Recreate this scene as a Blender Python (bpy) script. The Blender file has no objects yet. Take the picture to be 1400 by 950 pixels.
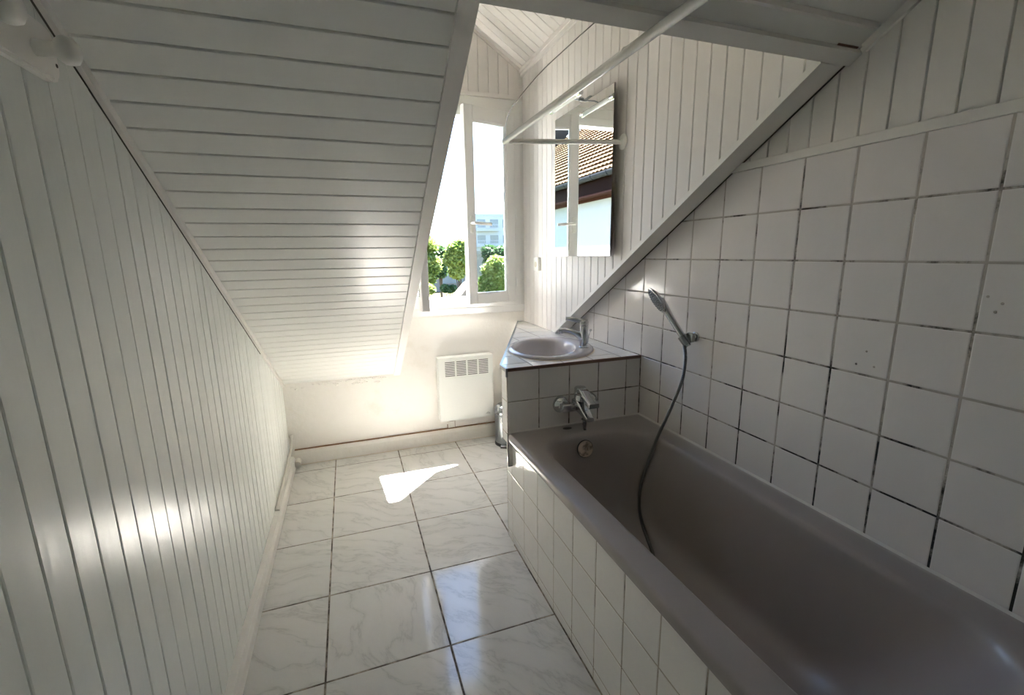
import bpy, bmesh, math, random
from mathutils import Vector, Matrix, Euler
random.seed(7)
S = bpy.context.scene
COL = S.collection
PI = math.pi
V = Vector

# ------------------------------------------------------------------ helpers
def link(o, parent=None):
    COL.objects.link(o)
    if parent: o.parent = parent
    return o

def obj(name, bm, mats, parent=None, smooth=False, angle=None):
    me = bpy.data.meshes.new(name)
    bmesh.ops.recalc_face_normals(bm, faces=bm.faces) if smooth or angle else None
    bm.to_mesh(me); bm.free()
    if not isinstance(mats, (list, tuple)): mats = [mats]
    for m in mats: me.materials.append(m)
    if smooth or angle:
        for p in me.polygons: p.use_smooth = True
        if angle: me.set_sharp_from_angle(angle=math.radians(angle))
    o = bpy.data.objects.new(name, me)
    return link(o, parent)

def empty(name, loc=(0, 0, 0)):
    o = bpy.data.objects.new(name, None); o.location = loc
    o.empty_display_size = .05
    return link(o)

def attach(o, parent):
    """parent keeping the world placement (parents are never rotated)"""
    o.parent = parent
    o.matrix_parent_inverse = Matrix.Translation(-V(parent.location))
    return o

def part(name, bm, mats, root, label=None, **k):
    o = obj(name, bm, mats, None, **k)
    base = V((0, 0, 0)); r = root
    attach(o, root) if root.type == 'EMPTY' else setattr(o, 'parent', root)
    if label: o['label'] = label
    return o

def tag(o, label, cat, group=None):
    o['label'] = label; o['category'] = cat
    if group: o['group'] = group
    return o

def struct(o, label=None):
    o['kind'] = 'structure'
    if label: o['label'] = label
    return o

def frame3(U, Vv):
    U = V(U).normalized(); Vv = V(Vv).normalized(); return U, Vv, U.cross(Vv).normalized()

def box(bm, lo, hi, bev=0, seg=2, M=None, mi=0):
    lo, hi = V(lo), V(hi)
    r = bmesh.ops.create_cube(bm, size=1)
    vs = r['verts']
    for v in vs:
        v.co = V([(lo[i] + hi[i]) / 2 + v.co[i] * (hi[i] - lo[i]) for i in range(3)])
    fs = list({f for v in vs for f in v.link_faces})
    for f in fs: f.material_index = mi
    if bev > 0:
        es = list({e for v in vs for e in v.link_edges})
        r = bmesh.ops.bevel(bm, geom=es, offset=bev, segments=seg, profile=.5, affect='EDGES')
        vs = list({v for f in r['faces'] for v in f.verts} | {v for v in vs if v.is_valid})
    if M is not None:
        for v in vs: v.co = M @ v.co
    return vs

def lathe(bm, prof, n=32, M=None, cap=True, mi=0):
    """prof: list of (r, z) about local Z"""
    rings = []
    for r, z in prof:
        rings.append([bm.verts.new((r * math.cos(2 * PI * i / n), r * math.sin(2 * PI * i / n), z)) for i in range(n)])
    for a, b in zip(rings, rings[1:]):
        for i in range(n):
            f = bm.faces.new((a[i], a[(i + 1) % n], b[(i + 1) % n], b[i])); f.material_index = mi
    if cap:
        for rg in (rings[0], rings[-1]):
            f = bm.faces.new(rg); f.material_index = mi
    if M is not None:
        for rg in rings:
            for v in rg: v.co = M @ v.co

def aim(p, d):
    """matrix: local Z along d, origin p"""
    return Matrix.Translation(V(p)) @ V(d).to_track_quat('Z', 'Y').to_matrix().to_4x4()

def catmull(pts, step=.01):
    P = [V(p) for p in pts]; P = [P[0] * 2 - P[1]] + P + [P[-1] * 2 - P[-2]]
    out = []
    for i in range(1, len(P) - 2):
        a, b, c, d = P[i - 1:i + 3]
        n = max(2, int((c - b).length / step))
        for k in range(n):
            t = k / n
            out.append(.5 * ((2 * b) + (c - a) * t + (2 * a - 5 * b + 4 * c - d) * t * t + (3 * b - a - 3 * c + d) * t ** 3))
    out.append(P[-2]); return out

def tube(bm, pts, r, n=12, cap=True, mi=0):
    """r: number or function(i)"""
    P = [V(p) for p in pts]; rings = []; up = None
    for i, p in enumerate(P):
        t = (P[min(i + 1, len(P) - 1)] - P[max(i - 1, 0)]).normalized()
        if up is None:
            up = t.cross(V((0, 0, 1)) if abs(t.z) < .9 else V((1, 0, 0))).normalized()
        up = (up - t * up.dot(t)).normalized(); sd = t.cross(up)
        rr = r(i) if callable(r) else r
        if isinstance(rr, tuple): ra, rb = rr
        else: ra = rb = rr
        rings.append([bm.verts.new(p + up * ra * math.cos(2 * PI * k / n) + sd * rb * math.sin(2 * PI * k / n)) for k in range(n)])
    for a, b in zip(rings, rings[1:]):
        for k in range(n):
            f = bm.faces.new((a[k], a[(k + 1) % n], b[(k + 1) % n], b[k])); f.material_index = mi
    if cap:
        bm.faces.new(rings[0][::-1]).material_index = mi; bm.faces.new(rings[-1]).material_index = mi

def clip(bm, co, no):
    bmesh.ops.bisect_plane(bm, geom=bm.verts[:] + bm.edges[:] + bm.faces[:], dist=1e-6, plane_co=V(co), plane_no=V(no), clear_outer=True)

def prism(bm, poly, O, U, Vv, N, w0, w1, mi=0):
    O, U, Vv, N = map(V, (O, U, Vv, N))
    a = [bm.verts.new(O + U * u + Vv * v + N * w0) for u, v in poly]
    b = [bm.verts.new(O + U * u + Vv * v + N * w1) for u, v in poly]
    n = len(poly)
    for i in range(n):
        bm.faces.new((a[i], a[(i + 1) % n], b[(i + 1) % n], b[i])).material_index = mi
    bm.faces.new(a[::-1]).material_index = mi; bm.faces.new(b).material_index = mi

def boards(bm, O, U, Vv, N, u0, u1, v0, v1, phase, pitch=.0715, slab=.05, g=.0016, dep=.006, mi=0, tv=.00028):
    """tongue and groove cladding: grooves at phase + k*pitch along U"""
    O, U, Vv, N = map(V, (O, U, Vv, N))
    prof = []
    k0 = math.floor((u0 - phase) / pitch) - 1; k1 = math.ceil((u1 - phase) / pitch) + 1
    tl = 0
    for k in range(k0, k1 + 1):
        c = phase + k * pitch
        st = -tl; tl = random.uniform(-tv, tv)
        prof += [(c - g - .002, st), (c - g - .0004, -.0016), (c - g * .7, -dep), (c + g * .7, -dep), (c + g + .0004, -.0016), (c + g + .002, tl)]
    prof = [(u, w) for u, w in prof if u0 < u < u1]
    prof = [(u0, 0)] + prof + [(u1, 0)]
    a = [bm.verts.new(O + U * u + N * w + Vv * v0) for u, w in prof]
    b = [bm.verts.new(O + U * u + N * w + Vv * v1) for u, w in prof]
    flip = U.cross(Vv).dot(N) < 0
    for i in range(len(prof) - 1):
        q = (a[i], a[i + 1], b[i + 1], b[i])
        bm.faces.new(q[::-1] if flip else q).material_index = mi
    if slab:
        prism(bm, [(u0, v0), (u1, v0), (u1, v1), (u0, v1)], O, U, Vv, N, -dep - .0005, -slab, mi)

def tiles(bm, O, U, Vv, N, ul, vl, g=.0050, bev=.0030, dep=.0020, slab=.03, tilt=.0002, seed=1):
    """ceramic tiles: grout centre lines ul, vl; material 0 = tile, 1 = grout"""
    O, U, Vv, N = map(V, (O, U, Vv, N)); rnd = random.Random(seed)
    flip = U.cross(Vv).dot(N) < 0
    h = g / 2
    for i in range(len(ul) - 1):
        for j in range(len(vl) - 1):
            a, b, c, d = ul[i] + h, ul[i + 1] - h, vl[j] + h, vl[j + 1] - h
            if b - a < .008 or d - c < .008: continue
            t1, t2 = rnd.uniform(-tilt, tilt), rnd.uniform(-tilt, tilt)
            rings = []
            for ins, w in ((0, -dep), (.0003, -.0010), (bev * .4, -.0003), (bev, 0)):
                q = [(a + ins, c + ins), (b - ins, c + ins), (b - ins, d - ins), (a + ins, d - ins)]
                sg = [(-1, -1), (1, -1), (1, 1), (-1, 1)]
                rings.append([bm.verts.new(O + U * u + Vv * v + N * (w + (t1 * s[0] + t2 * s[1] if w > -dep else 0))) for (u, v), s in zip(q, sg)])
            for r0, r1 in zip(rings, rings[1:]):
                for k in range(4):
                    q = (r0[k], r0[(k + 1) % 4], r1[(k + 1) % 4], r1[k])
                    bm.faces.new(q[::-1] if flip else q)
            bm.faces.new(rings[-1][::-1] if flip else rings[-1])
    prism(bm, [(ul[0], vl[0]), (ul[-1], vl[0]), (ul[-1], vl[-1]), (ul[0], vl[-1])], O, U, Vv, N, -dep * .55, -slab, 1)

def lines(phase, pitch, lo, hi):
    k = math.ceil((lo - phase) / pitch - 1e-6); out = [lo]
    while phase + k * pitch < hi - 1e-6:
        x = phase + k * pitch
        if x - out[-1] > 1e-4: out.append(x)
        k += 1
    return out + [hi]

# ------------------------------------------------------------------ materials
def mat(name, base, rough=.5, metal=0., spec=.5, coat=0., coatr=.1):
    m = bpy.data.materials.new(name); m.use_nodes = True
    b = m.node_tree.nodes['Principled BSDF']
    b.inputs['Base Color'].default_value = (*base, 1)
    b.inputs['Roughness'].default_value = rough
    b.inputs['Metallic'].default_value = metal
    b.inputs['Specular IOR Level'].default_value = spec
    b.inputs['Coat Weight'].default_value = coat
    b.inputs['Coat Roughness'].default_value = coatr
    return m

def nt(m):
    t = m.node_tree; return t, t.nodes, t.links, t.nodes['Principled BSDF']

def tex_noise(m, scale=(1, 1, 1), ns=5, detail=4, rough=.5, dist=0):
    t, N, L, b = nt(m)
    tc = N.new('ShaderNodeTexCoord'); mp = N.new('ShaderNodeMapping'); mp.inputs['Scale'].default_value = scale
    no = N.new('ShaderNodeTexNoise'); no.inputs['Scale'].default_value = ns; no.inputs['Detail'].default_value = detail
    no.inputs['Roughness'].default_value = rough; no.inputs['Distortion'].default_value = dist
    L.new(tc.outputs['Object'], mp.inputs['Vector']); L.new(mp.outputs['Vector'], no.inputs['Vector'])
    return no, tc

def ramp(m, src, stops):
    t, N, L, b = nt(m)
    r = N.new('ShaderNodeValToRGB'); cr = r.color_ramp
    while len(cr.elements) < len(stops): cr.elements.new(.5)
    for e, (p, c) in zip(cr.elements, stops):
        e.position = p; e.color = (*c, 1) if len(c) == 3 else c
    L.new(src, r.inputs['Fac']); return r

def add_bump(m, src, strength, distance, prev=None):
    t, N, L, b = nt(m)
    bp = N.new('ShaderNodeBump'); bp.inputs['Strength'].default_value = strength; bp.inputs['Distance'].default_value = distance
    L.new(src, bp.inputs['Height'])
    if prev: L.new(prev.outputs['Normal'], bp.inputs['Normal'])
    L.new(bp.outputs['Normal'], b.inputs['Normal']); return bp

def painted(name, base, along, rough=.38):
    """gloss paint on wood with brush streaks along one axis"""
    m = mat(name, base, rough)
    sc = [60, 60, 60]; sc[along] = 3
    no, _ = tex_noise(m, sc, 1.6, 3, .6)
    b1 = add_bump(m, no.outputs['Fac'], .35, .0006)
    n2, _ = tex_noise(m, (1, 1, 1), 55, 3, .6)
    b2 = add_bump(m, n2.outputs['Fac'], .25, .0005, b1)
    t, N, L, b = nt(m)
    return m

PAINT = (.74, .735, .68)
M_left = painted('white_paint_left', (.77, .79, .745), 2, .27)
no, _ = tex_noise(M_left, (1, 9, 2.2), 2.2, 2, .5)
add_bump(M_left, no.outputs['Fac'], .35, .004, [n for n in M_left.node_tree.nodes if n.type == 'BUMP'][-1])
nt(M_left)[3].inputs['Specular IOR Level'].default_value = .34
M_slope = painted('white_paint_slope', (.79, .785, .745), 0, .30)
M_dorm = painted('white_paint_dormer', (.77, .735, .70), 2, .42)
M_trim = painted('white_paint_trim', (.79, .765, .72), 1, .38)
M_pvc = mat('white_pvc', (.84, .84, .82), .28)
M_frame = painted('window_paint', (.82, .81, .785), 2, .32)
M_plastic = mat('white_plastic', (.80, .79, .74), .3)
M_rod = mat('rod_enamel', (.74, .73, .68), .25, spec=.5)
M_dark = mat('dark_gap', (.09, .08, .065), .9)
M_chrome = mat('chrome', (.62, .63, .64), .07, 1.0)
M_steel = mat('brushed_steel', (.32, .34, .35), .34, 1.0)
M_mirror = mat('mirror_silver', (.93, .95, .94), .0, 1.0)
M_mirror_edge = mat('mirror_edge', (.10, .09, .08), .4)
M_blackp = mat('black_plastic', (.02, .02, .02), .4)
M_grid = mat('heater_dark', (.06, .06, .055), .7)
M_heater = mat('heater_enamel', (.82, .83, .79), .3)
M_tan = mat('overflow_plate', (.55, .43, .33), .45)
no, _ = tex_noise(M_tan, (1, 1, 1), 40, 3, .6)
r_ = ramp(M_tan, no.outputs['Fac'], [(.35, (.22, .17, .13)), (.55, (.62, .50, .40))])
nt(M_tan)[2].new(r_.outputs['Color'], nt(M_tan)[3].inputs['Base Color'])

# plaster
M_plaster = mat('wall_plaster', (.83, .79, .71), .65)
no, _ = tex_noise(M_plaster, (1, 1, 1), 7, 6, .65)
b1 = add_bump(M_plaster, no.outputs['Fac'], .5, .01)
n2, _ = tex_noise(M_plaster, (1, 1, 1), 45, 3, .6)
add_bump(M_plaster, n2.outputs['Fac'], .25, .002, b1)
n3, _ = tex_noise(M_plaster, (1, 1, 1), 3.2, 5, .7)
r_ = ramp(M_plaster, n3.outputs['Fac'], [(.30, (.76, .715, .64)), (.45, (.82, .79, .735)), (.7, (.84, .81, .76))])
nt(M_plaster)[2].new(r_.outputs['Color'], nt(M_plaster)[3].inputs['Base Color'])

# wall tiles: slightly wavy gloss glaze
def tile_mat(name, base, rough=.12, wav=.0016, sc=14):
    m = mat(name, base, rough)
    no, _ = tex_noise(m, (1, 1, 1), sc, 2, .5)
    b1 = add_bump(m, no.outputs['Fac'], .6, wav)
    n2, _ = tex_noise(m, (1, 1, 1), 160, 2, .5)
    b2 = add_bump(m, n2.outputs['Fac'], .12, .0005, b1)
    n3, _ = tex_noise(m, (1, 1, .5), 48, 2, .5)
    add_bump(m, n3.outputs['Fac'], .5, .0005, b2)
    return m
M_tile = tile_mat('wall_tile_glaze', (.80, .765, .745), .14)
M_tile_apron = tile_mat('apron_tile_glaze', (.84, .82, .79), .10)
M_tile_top = tile_mat('counter_tile_glaze', (.84, .82, .79), .12, .0008)

def grout_mat(name, clean, dirty, zlo, zhi, amount):
    m = mat(name, clean, .85)
    t, N, L, b = nt(m)
    no, tc = tex_noise(m, (1, 1, 1), 9, 5, .7)
    sx = N.new('ShaderNodeSeparateXYZ'); L.new(tc.outputs['Object'], sx.inputs[0])
    mr = N.new('ShaderNodeMapRange'); mr.inputs['From Min'].default_value = zlo; mr.inputs['From Max'].default_value = zhi
    mr.inputs['To Min'].default_value = amount; mr.inputs['To Max'].default_value = -.06
    L.new(sx.outputs['Z'], mr.inputs['Value'])
    ad = N.new('ShaderNodeMath'); ad.operation = 'ADD'; L.new(no.outputs['Fac'], ad.inputs[0]); L.new(mr.outputs[0], ad.inputs[1])
    r = ramp(m, ad.outputs[0], [(.47, clean), (.60, dirty)])
    L.new(r.outputs['Color'], b.inputs['Base Color']); return m
M_grout = grout_mat('mouldy_grout', (.50, .455, .41), (.035, .03, .025), .52, 1.10, .13)
M_grout_ap = grout_mat('apron_grout', (.46, .41, .34), (.12, .10, .08), -.5, .1, .05)
M_grout_box = grout_mat('counter_grout', (.42, .385, .34), (.05, .045, .04), .5, .9, .10)

# floor tiles: pale marble print
M_floor = mat('marble_floor_tile', (.62, .60, .56), .09)
t, N, L, b = nt(M_floor)
tc = N.new('ShaderNodeTexCoord')
def vmath(op, a, v1=None, v2=None):
    n = N.new('ShaderNodeVectorMath'); n.operation = op; L.new(a, n.inputs[0])
    if v1 is not None: n.inputs[1].default_value = v1
    if v2 is not None: n.inputs[2].default_value = v2
    return n
cell = vmath('FLOOR', vmath('DIVIDE', vmath('ADD', tc.outputs['Object'], (.1742 + 4.125, -3.0065 + 8.2, .2)).outputs[0], (.4125, .41, 1)).outputs[0])
wn = N.new('ShaderNodeTexWhiteNoise'); L.new(cell.outputs[0], wn.inputs['Vector'])
off = vmath('SCALE', wn.outputs['Color']); off.inputs['Scale'].default_value = 7
pa = N.new('ShaderNodeVectorMath'); pa.operation = 'ADD'; L.new(tc.outputs['Object'], pa.inputs[0]); L.new(off.outputs[0], pa.inputs[1])
ag = N.new('ShaderNodeMapRange'); ag.inputs['To Min'].default_value = .25; ag.inputs['To Max'].default_value = 1.35; L.new(wn.outputs['Value'], ag.inputs['Value'])
rt = N.new('ShaderNodeVectorRotate'); rt.rotation_type = 'Z_AXIS'; L.new(pa.outputs[0], rt.inputs['Vector']); L.new(ag.outputs[0], rt.inputs['Angle'])
n0 = N.new('ShaderNodeTexNoise'); n0.inputs['Scale'].default_value = 3; n0.inputs['Detail'].default_value = 3; L.new(rt.outputs[0], n0.inputs['Vector'])
vm = N.new('ShaderNodeVectorMath'); vm.operation = 'MULTIPLY_ADD'; vm.inputs[1].default_value = (.22, .22, 0)
L.new(n0.outputs['Color'], vm.inputs[0]); L.new(rt.outputs[0], vm.inputs[2])
mp = N.new('ShaderNodeMapping'); mp.inputs['Scale'].default_value = (1.0, 3.6, 1); L.new(vm.outputs[0], mp.inputs['Vector'])
n1 = N.new('ShaderNodeTexNoise'); n1.inputs['Scale'].default_value = 2.6; n1.inputs['Detail'].default_value = 9; n1.inputs['Roughness'].default_value = .6
L.new(mp.outputs[0], n1.inputs['Vector'])
ma = N.new('ShaderNodeMath'); ma.operation = 'SUBTRACT'; ma.inputs[1].default_value = .5; L.new(n1.outputs['Fac'], ma.inputs[0])
mb = N.new('ShaderNodeMath'); mb.operation = 'ABSOLUTE'; L.new(ma.outputs[0], mb.inputs[0])
r = ramp(M_floor, mb.outputs[0], [(.0, (.545, .535, .51)), (.014, (.63, .62, .59)), (.05, (.67, .655, .625)), (.16, (.69, .675, .645))])
L.new(r.outputs['Color'], b.inputs['Base Color'])
n2, _ = tex_noise(M_floor, (1, 1, 1), 9, 2, .5)
b1 = add_bump(M_floor, n2.outputs['Fac'], .25, .0008)
n3, _ = tex_noise(M_floor, (1, 1, 1), 120, 2, .5)
add_bump(M_floor, n3.outputs['Fac'], .06, .0004, b1)
M_fgrout = mat('floor_grout', (.30, .26, .21), .9)
no, _ = tex_noise(M_fgrout, (1, 1, 1), 12, 4, .7)
r_ = ramp(M_fgrout, no.outputs['Fac'], [(.42, (.10, .08, .065)), (.62, (.40, .35, .28))])
nt(M_fgrout)[2].new(r_.outputs['Color'], nt(M_fgrout)[3].inputs['Base Color'])

M_tub = mat('taupe_enamel', (.345, .308, .288), .30, coat=.0)
M_basin = mat('grey_sanitary_ware', (.58, .54, .545), .10)
M_seal = mat('silicone_seal', (.72, .70, .66), .4)
M_seal_old = mat('yellowed_seal', (.62, .54, .40), .6)
M_brownedge = mat('brown_edge_strip', (.19, .10, .07), .45)
M_pipe = mat('painted_pipe', (.66, .63, .57), .45)
M_wire = mat('wire', (.16, .15, .14), .4, .6)

def glass_mat():
    m = bpy.data.materials.new('window_glass'); m.use_nodes = True
    N = m.node_tree.nodes; L = m.node_tree.links; N.remove(N['Principled BSDF'])
    out = N['Material Output']
    tr = N.new('ShaderNodeBsdfTransparent'); tr.inputs['Color'].default_value = (.93, .97, .96, 1)
    gl = N.new('ShaderNodeBsdfGlossy'); gl.inputs['Roughness'].default_value = .0; gl.inputs['Color'].default_value = (.45, .45, .45, 1)
    fr = N.new('ShaderNodeFresnel'); fr.inputs['IOR'].default_value = 1.5
    mx = N.new('ShaderNodeMixShader')
    L.new(fr.outputs[0], mx.inputs[0]); L.new(tr.outputs[0], mx.inputs[1]); L.new(gl.outputs[0], mx.inputs[2]); L.new(mx.outputs[0], out.inputs[0])
    return m
M_glass = glass_mat()

# ------------------------------------------------------------------ room constants
K = -.595; SY, SZ = .94, 1.863
def slz(y): return SZ + K * (y - SY)
TH = math.atan(.595); CT, ST = math.cos(TH), math.sin(TH)
SN = V((0, ST, CT))            # up/outside normal of the roof slope
SU = V((0, CT, -ST))           # down the slope
XL, XR, YF, XC, XD = -.45, 1.31, 3.14, 1.211, .281
YB, ZC = -1.05, 2.40

# floor
bm = bmesh.new()
tiles(bm, (0, 0, 0), (1, 0, 0), (0, 1, 0), (0, 0, 1), lines(-.1742, .4125, XL - .02, XR + .02), lines(3.0065, .41, YB, YF + .03), g=.0058, bev=.0018, dep=.0018, slab=.12, tilt=.0001)
struct(obj('floor', bm, [M_floor, M_fgrout]))

# left wall
bm = bmesh.new()
boards(bm, (XL, 0, 0), (0, 1, 0), (0, 0, 1), (1, 0, 0), YB - .1, YF + .1, -.02, 2.46, .849, .0709, slab=.12, tv=.0007)
clip(bm, (0, SY, SZ + .03), SN)
wl = struct(obj('wall_left', bm, M_left))

# right wall (tiled), cladding above
bm = bmesh.new()
tiles(bm, (XR, 0, 0), (0, 1, 0), (0, 0, 1), (-1, 0, 0), lines(1.8252, .153, YB, YF + .02), lines(.7072, .153, 0, 1.622), seed=4)
prism(bm, [(YB - .1, -.02), (YF + .1, -.02), (YF + .1, 2.46), (YB - .1, 2.46)], (XR, 0, 0), (0, 1, 0), (0, 0, 1), (-1, 0, 0), -.031, -.15, 1)
clip(bm, (0, SY, SZ + .03), SN)
wr = struct(obj('wall_right', bm, [M_tile, M_grout]))
bm = bmesh.new()
boards(bm, (XR, 0, 0), (0, 1, 0), (0, 0, 1), (-1, 0, 0), YB, 1.5, 1.622, 2.44, 1.198, .0707, slab=.03)
clip(bm, (0, SY, SZ + .03), SN)
part('cladding', bm, M_trim, wr)
# old screw holes in two tiles
bm = bmesh.new()
for y, z in ((.816, 1.08), (.838, 1.04), (.792, 1.042), (.562, 1.234), (.588, 1.247), (.571, 1.215)):
    lathe(bm, [(.0033, 0), (.0026, .0006)], 10, aim((XR - .0002, y, z), (-1, 0, 0)))
part('screw_hole', bm, M_grout, wr)

# sloping ceiling
bm = bmesh.new()
SO = V((0, SY, SZ))
boards(bm, SO, SU, (1, 0, 0), -SN, 0.0, 2.72, XL - .03, XD, .437, .0724, slab=.06)
boards(bm, SO, SU, (1, 0, 0), -SN, -1.12, 0.005, XL - .03, XR + .03, -.067, .0724, slab=.06)
prism(bm, [(0, XC + .012), (2.72, XC + .012), (2.72, XR + .03), (0, XR + .03)], SO, SU, (1, 0, 0), -SN, 0, -.06)
# unseen outer roof slabs, added to keep light from leaking in above
prism(bm, [(-.0, XL - .2), (2.9, XL - .2), (2.9, XD - .02), (0, XD - .02)], SO, SU, (1, 0, 0), -SN, -.061, -.16)
prism(bm, [(-1.2, XL - .2), (0.03, XL - .2), (0.03, XR + .25), (-1.2, XR + .25)], SO, SU, (1, 0, 0), -SN, -.061, -.16)
prism(bm, [(0, XC + .02), (2.9, XC + .02), (2.9, XR + .25), (0, XR + .25)], SO, SU, (1, 0, 0), -SN, -.061, -.16)
struct(obj('ceiling', bm, M_slope))
# flat ceiling behind the viewer
bm = bmesh.new()
boards(bm, (0, 0, ZC), (0, 1, 0), (1, 0, 0), (0, 0, -1), YB - .1, .05, XL - .1, XR + .1, 0, .0715, slab=.12)
struct(obj('ceiling', bm, M_slope))

# far wall
bm = bmesh.new()
WX0, WX1, WZ0, WZ1 = .30, 1.19, .945, 2.30
box(bm, (XL - .1, YF, -.02), (XR + .12, YF + .07, WZ0))
box(bm, (XL - .1, YF, WZ0), (WX0, YF + .07, 2.3))
box(bm, (WX1, YF, WZ0), (XR + .1, YF + .07, 2.3))
box(bm, (XD - .15, YF, WZ1), (XC + .09, YF + .07, 3.0))
wf = struct(obj('wall_far', bm, M_plaster))
bm = bmesh.new()
boards(bm, (0, YF - .008, 0), (1, 0, 0), (0, 0, 1), (0, -1, 0), XD - .01, XC + .005, 2.37, 2.95, .902, .069, slab=.0075, dep=.006, g=.0022)
clip(bm, (XC, 0, 2.565), (.64, 0, 1)); clip(bm, (XD, 0, 2.565), (-.64, 0, 1))
part('cladding', bm, M_dorm, wf)
# patches of rough filler where the slope meets the plaster
bm = bmesh.new()
rnd = random.Random(3)
for i in range(46):
    x = -.42 + .62 * rnd.random() ** .8; z = slz(YF) - .012 - rnd.random() ** 2 * .035
    bmesh.ops.create_icosphere(bm, subdivisions=1, radius=1, matrix=Matrix.Translation((x, YF, z)) @ Matrix.Diagonal((rnd.uniform(.006, .022), .0035, rnd.uniform(.003, .009), 1)))
part('flaking_filler', bm, M_plaster, wf, smooth=True)

# back wall with a door behind the viewer
bm = bmesh.new()
box(bm, (XL - .1, YB - .1, -.02), (XR + .15, YB, 2.46))
wb = struct(obj('wall_back', bm, M_plaster))
bm = bmesh.new()
box(bm, (-.25, YB, 0), (.50, YB + .03, 2.02), .003)
for z0, z1 in ((.15, .95), (1.08, 1.88)):
    box(bm, (-.14, YB + .03, z0), (.39, YB + .036, z1), .003)
dr = struct(obj('door_1', bm, M_frame))
bm = bmesh.new()
tube(bm, [(.43, YB + .03, 1.0), (.43, YB + .08, 1.0), (.42, YB + .09, 1.0), (.32, YB + .09, 1.0)], .009)
part('door_handle', bm, M_chrome, dr, smooth=True)

# dormer cheeks, ceiling and front closure
GZ = 2.547
bm = bmesh.new()
boards(bm, (XC, 0, 0), (0, 1, 0), (0, 0, 1), (-1, 0, 0), .93, YF + .04, .85, 2.62, 2.368, .0713, slab=.06)
clip(bm, SO, -SN)
struct(obj('wall_dormer_right', bm, M_dorm))
bm = bmesh.new()
boards(bm, (XD, 0, 0), (0, 1, 0), (0, 0, 1), (1, 0, 0), .90, YF + .07, .5, 2.70, 2.368, .0713, slab=.07)
clip(bm, SO, -SN)
struct(obj('wall_dormer_left', bm, M_dorm))
bm = bmesh.new()
XM = (XC + XD) / 2; GP = math.atan(.64)
for s, x0 in ((-1, XC), (1, XD)):
    Vd = V((s * math.cos(GP), 0, math.sin(GP))); Nd = V((-s * math.sin(GP) * -1 * -1, 0, -math.cos(GP)))
    Nd = V((s * math.sin(GP), 0, -math.cos(GP)))
    ln = (XC - XD) / 2 / math.cos(GP)
    boards(bm, (x0, 0, GZ), (0, 1, 0), Vd, Nd, .85, YF + .12, -.08, ln, 2.30, .0713, slab=.08)
struct(obj('ceiling', bm, M_dorm))
bm = bmesh.new()
box(bm, (XD - .05, .885, slz(.93) + .02), (XC + .08, .945, 3.0))
struct(obj('wall_dormer_back', bm, M_dorm))

# ------------------------------------------------------------------ trims
def trim(n, bm, m=None, label=None):
    return struct(obj('trim_%d' % n, bm, m or M_trim), label)
def slbar(bm, d0, d1, x0, x1, w0, w1):          # bar lying on the slope, w below it
    prism(bm, [(d0, x0), (d1, x0), (d1, x1), (d0, x1)], SO, SU, (1, 0, 0), -SN, w0, w1)
bm = bmesh.new(); slbar(bm, .0, 2.66, .245, XD + .002, -.002, .012); slbar(bm, .0, 2.66, XD - .001, XD + .006, -.10, .010); trim(1, bm)
# left: batten on the wall under the slope + a dark strip painted in as the shadow gap below
bm = bmesh.new()
prism(bm, [(-1.1, -.03), (2.68, -.03), (2.68, .022), (-1.1, .022)], V((XL, SY, SZ)), SU, -SN, (1, 0, 0), -.001, .013); trim(2, bm)
bm = bmesh.new()
prism(bm, [(-.2, .022), (1.9, .022), (1.9, .0233), (-.2, .0233)], V((XL, SY, SZ)), SU, -SN, (1, 0, 0), .0, .003); trim(3, bm, M_dark)
# beam at the dormer mouth
bm = bmesh.new(); slbar(bm, -.002, .036, XD - .004, XR, -.01, .016); trim(4, bm)
bm = bmesh.new(); slbar(bm, -.007, -.001, XR - .085, XR - .012, .0, .0015); trim(5, bm, M_brownedge)
# diagonal board under the cheek (two facets)
bm = bmesh.new(); slbar(bm, .036, 1.96, XC - .006, XC + .060, 0, .020); slbar(bm, .036, 1.92, XC + .058, XR - .006, -.01, .008); trim(6, bm)
bm = bmesh.new(); slbar(bm, .036, 1.86, XR - .008, XR - .003, -.01, .010); trim(7, bm, M_dark)
# horizontal batten over the tiles
bm = bmesh.new(); box(bm, (XR - .010, YB, 1.6185), (XR + .001, 1.385, 1.645), .0018); trim(8, bm)
# little batten at the slope / right wall corner above the beam
bm = bmesh.new()
prism(bm, [(-1.1, -.02), (-.012, -.02), (-.012, .022), (-1.1, .022)], V((XR, SY, SZ)), SU, -SN, (-1, 0, 0), .0, .010); trim(9, bm)
# dormer: cornice on the cheek, batten in the gable, lintel batten, corner bead
bm = bmesh.new(); box(bm, (XC - .014, .95, 2.508), (XC + .001, YF, GZ + .004), .003); box(bm, (XC - .022, .95, 2.53), (XC + .001, YF, GZ + .006), .003); trim(10, bm, M_dorm)
bm = bmesh.new()
ln = (XC - XD) / 2 / math.cos(GP)
prism(bm, [(0, -.018), (ln, -.018), (ln, .002), (0, .002)], (XC, YF, GZ), (-math.cos(GP), 0, math.sin(GP)), (math.sin(GP), 0, math.cos(GP)), (0, -1, 0), 0, .014); trim(11, bm, M_dorm)
bm = bmesh.new(); box(bm, (XD, YF - .016, 2.362), (XC - .003, YF + .001, 2.389), .002); trim(12, bm, M_dorm)
bm = bmesh.new(); box(bm, (XC - .0018, YF - .0045, 2.40), (XC - .0005, YF - .0032, 2.545)); trim(13, bm, M_wire)

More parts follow.
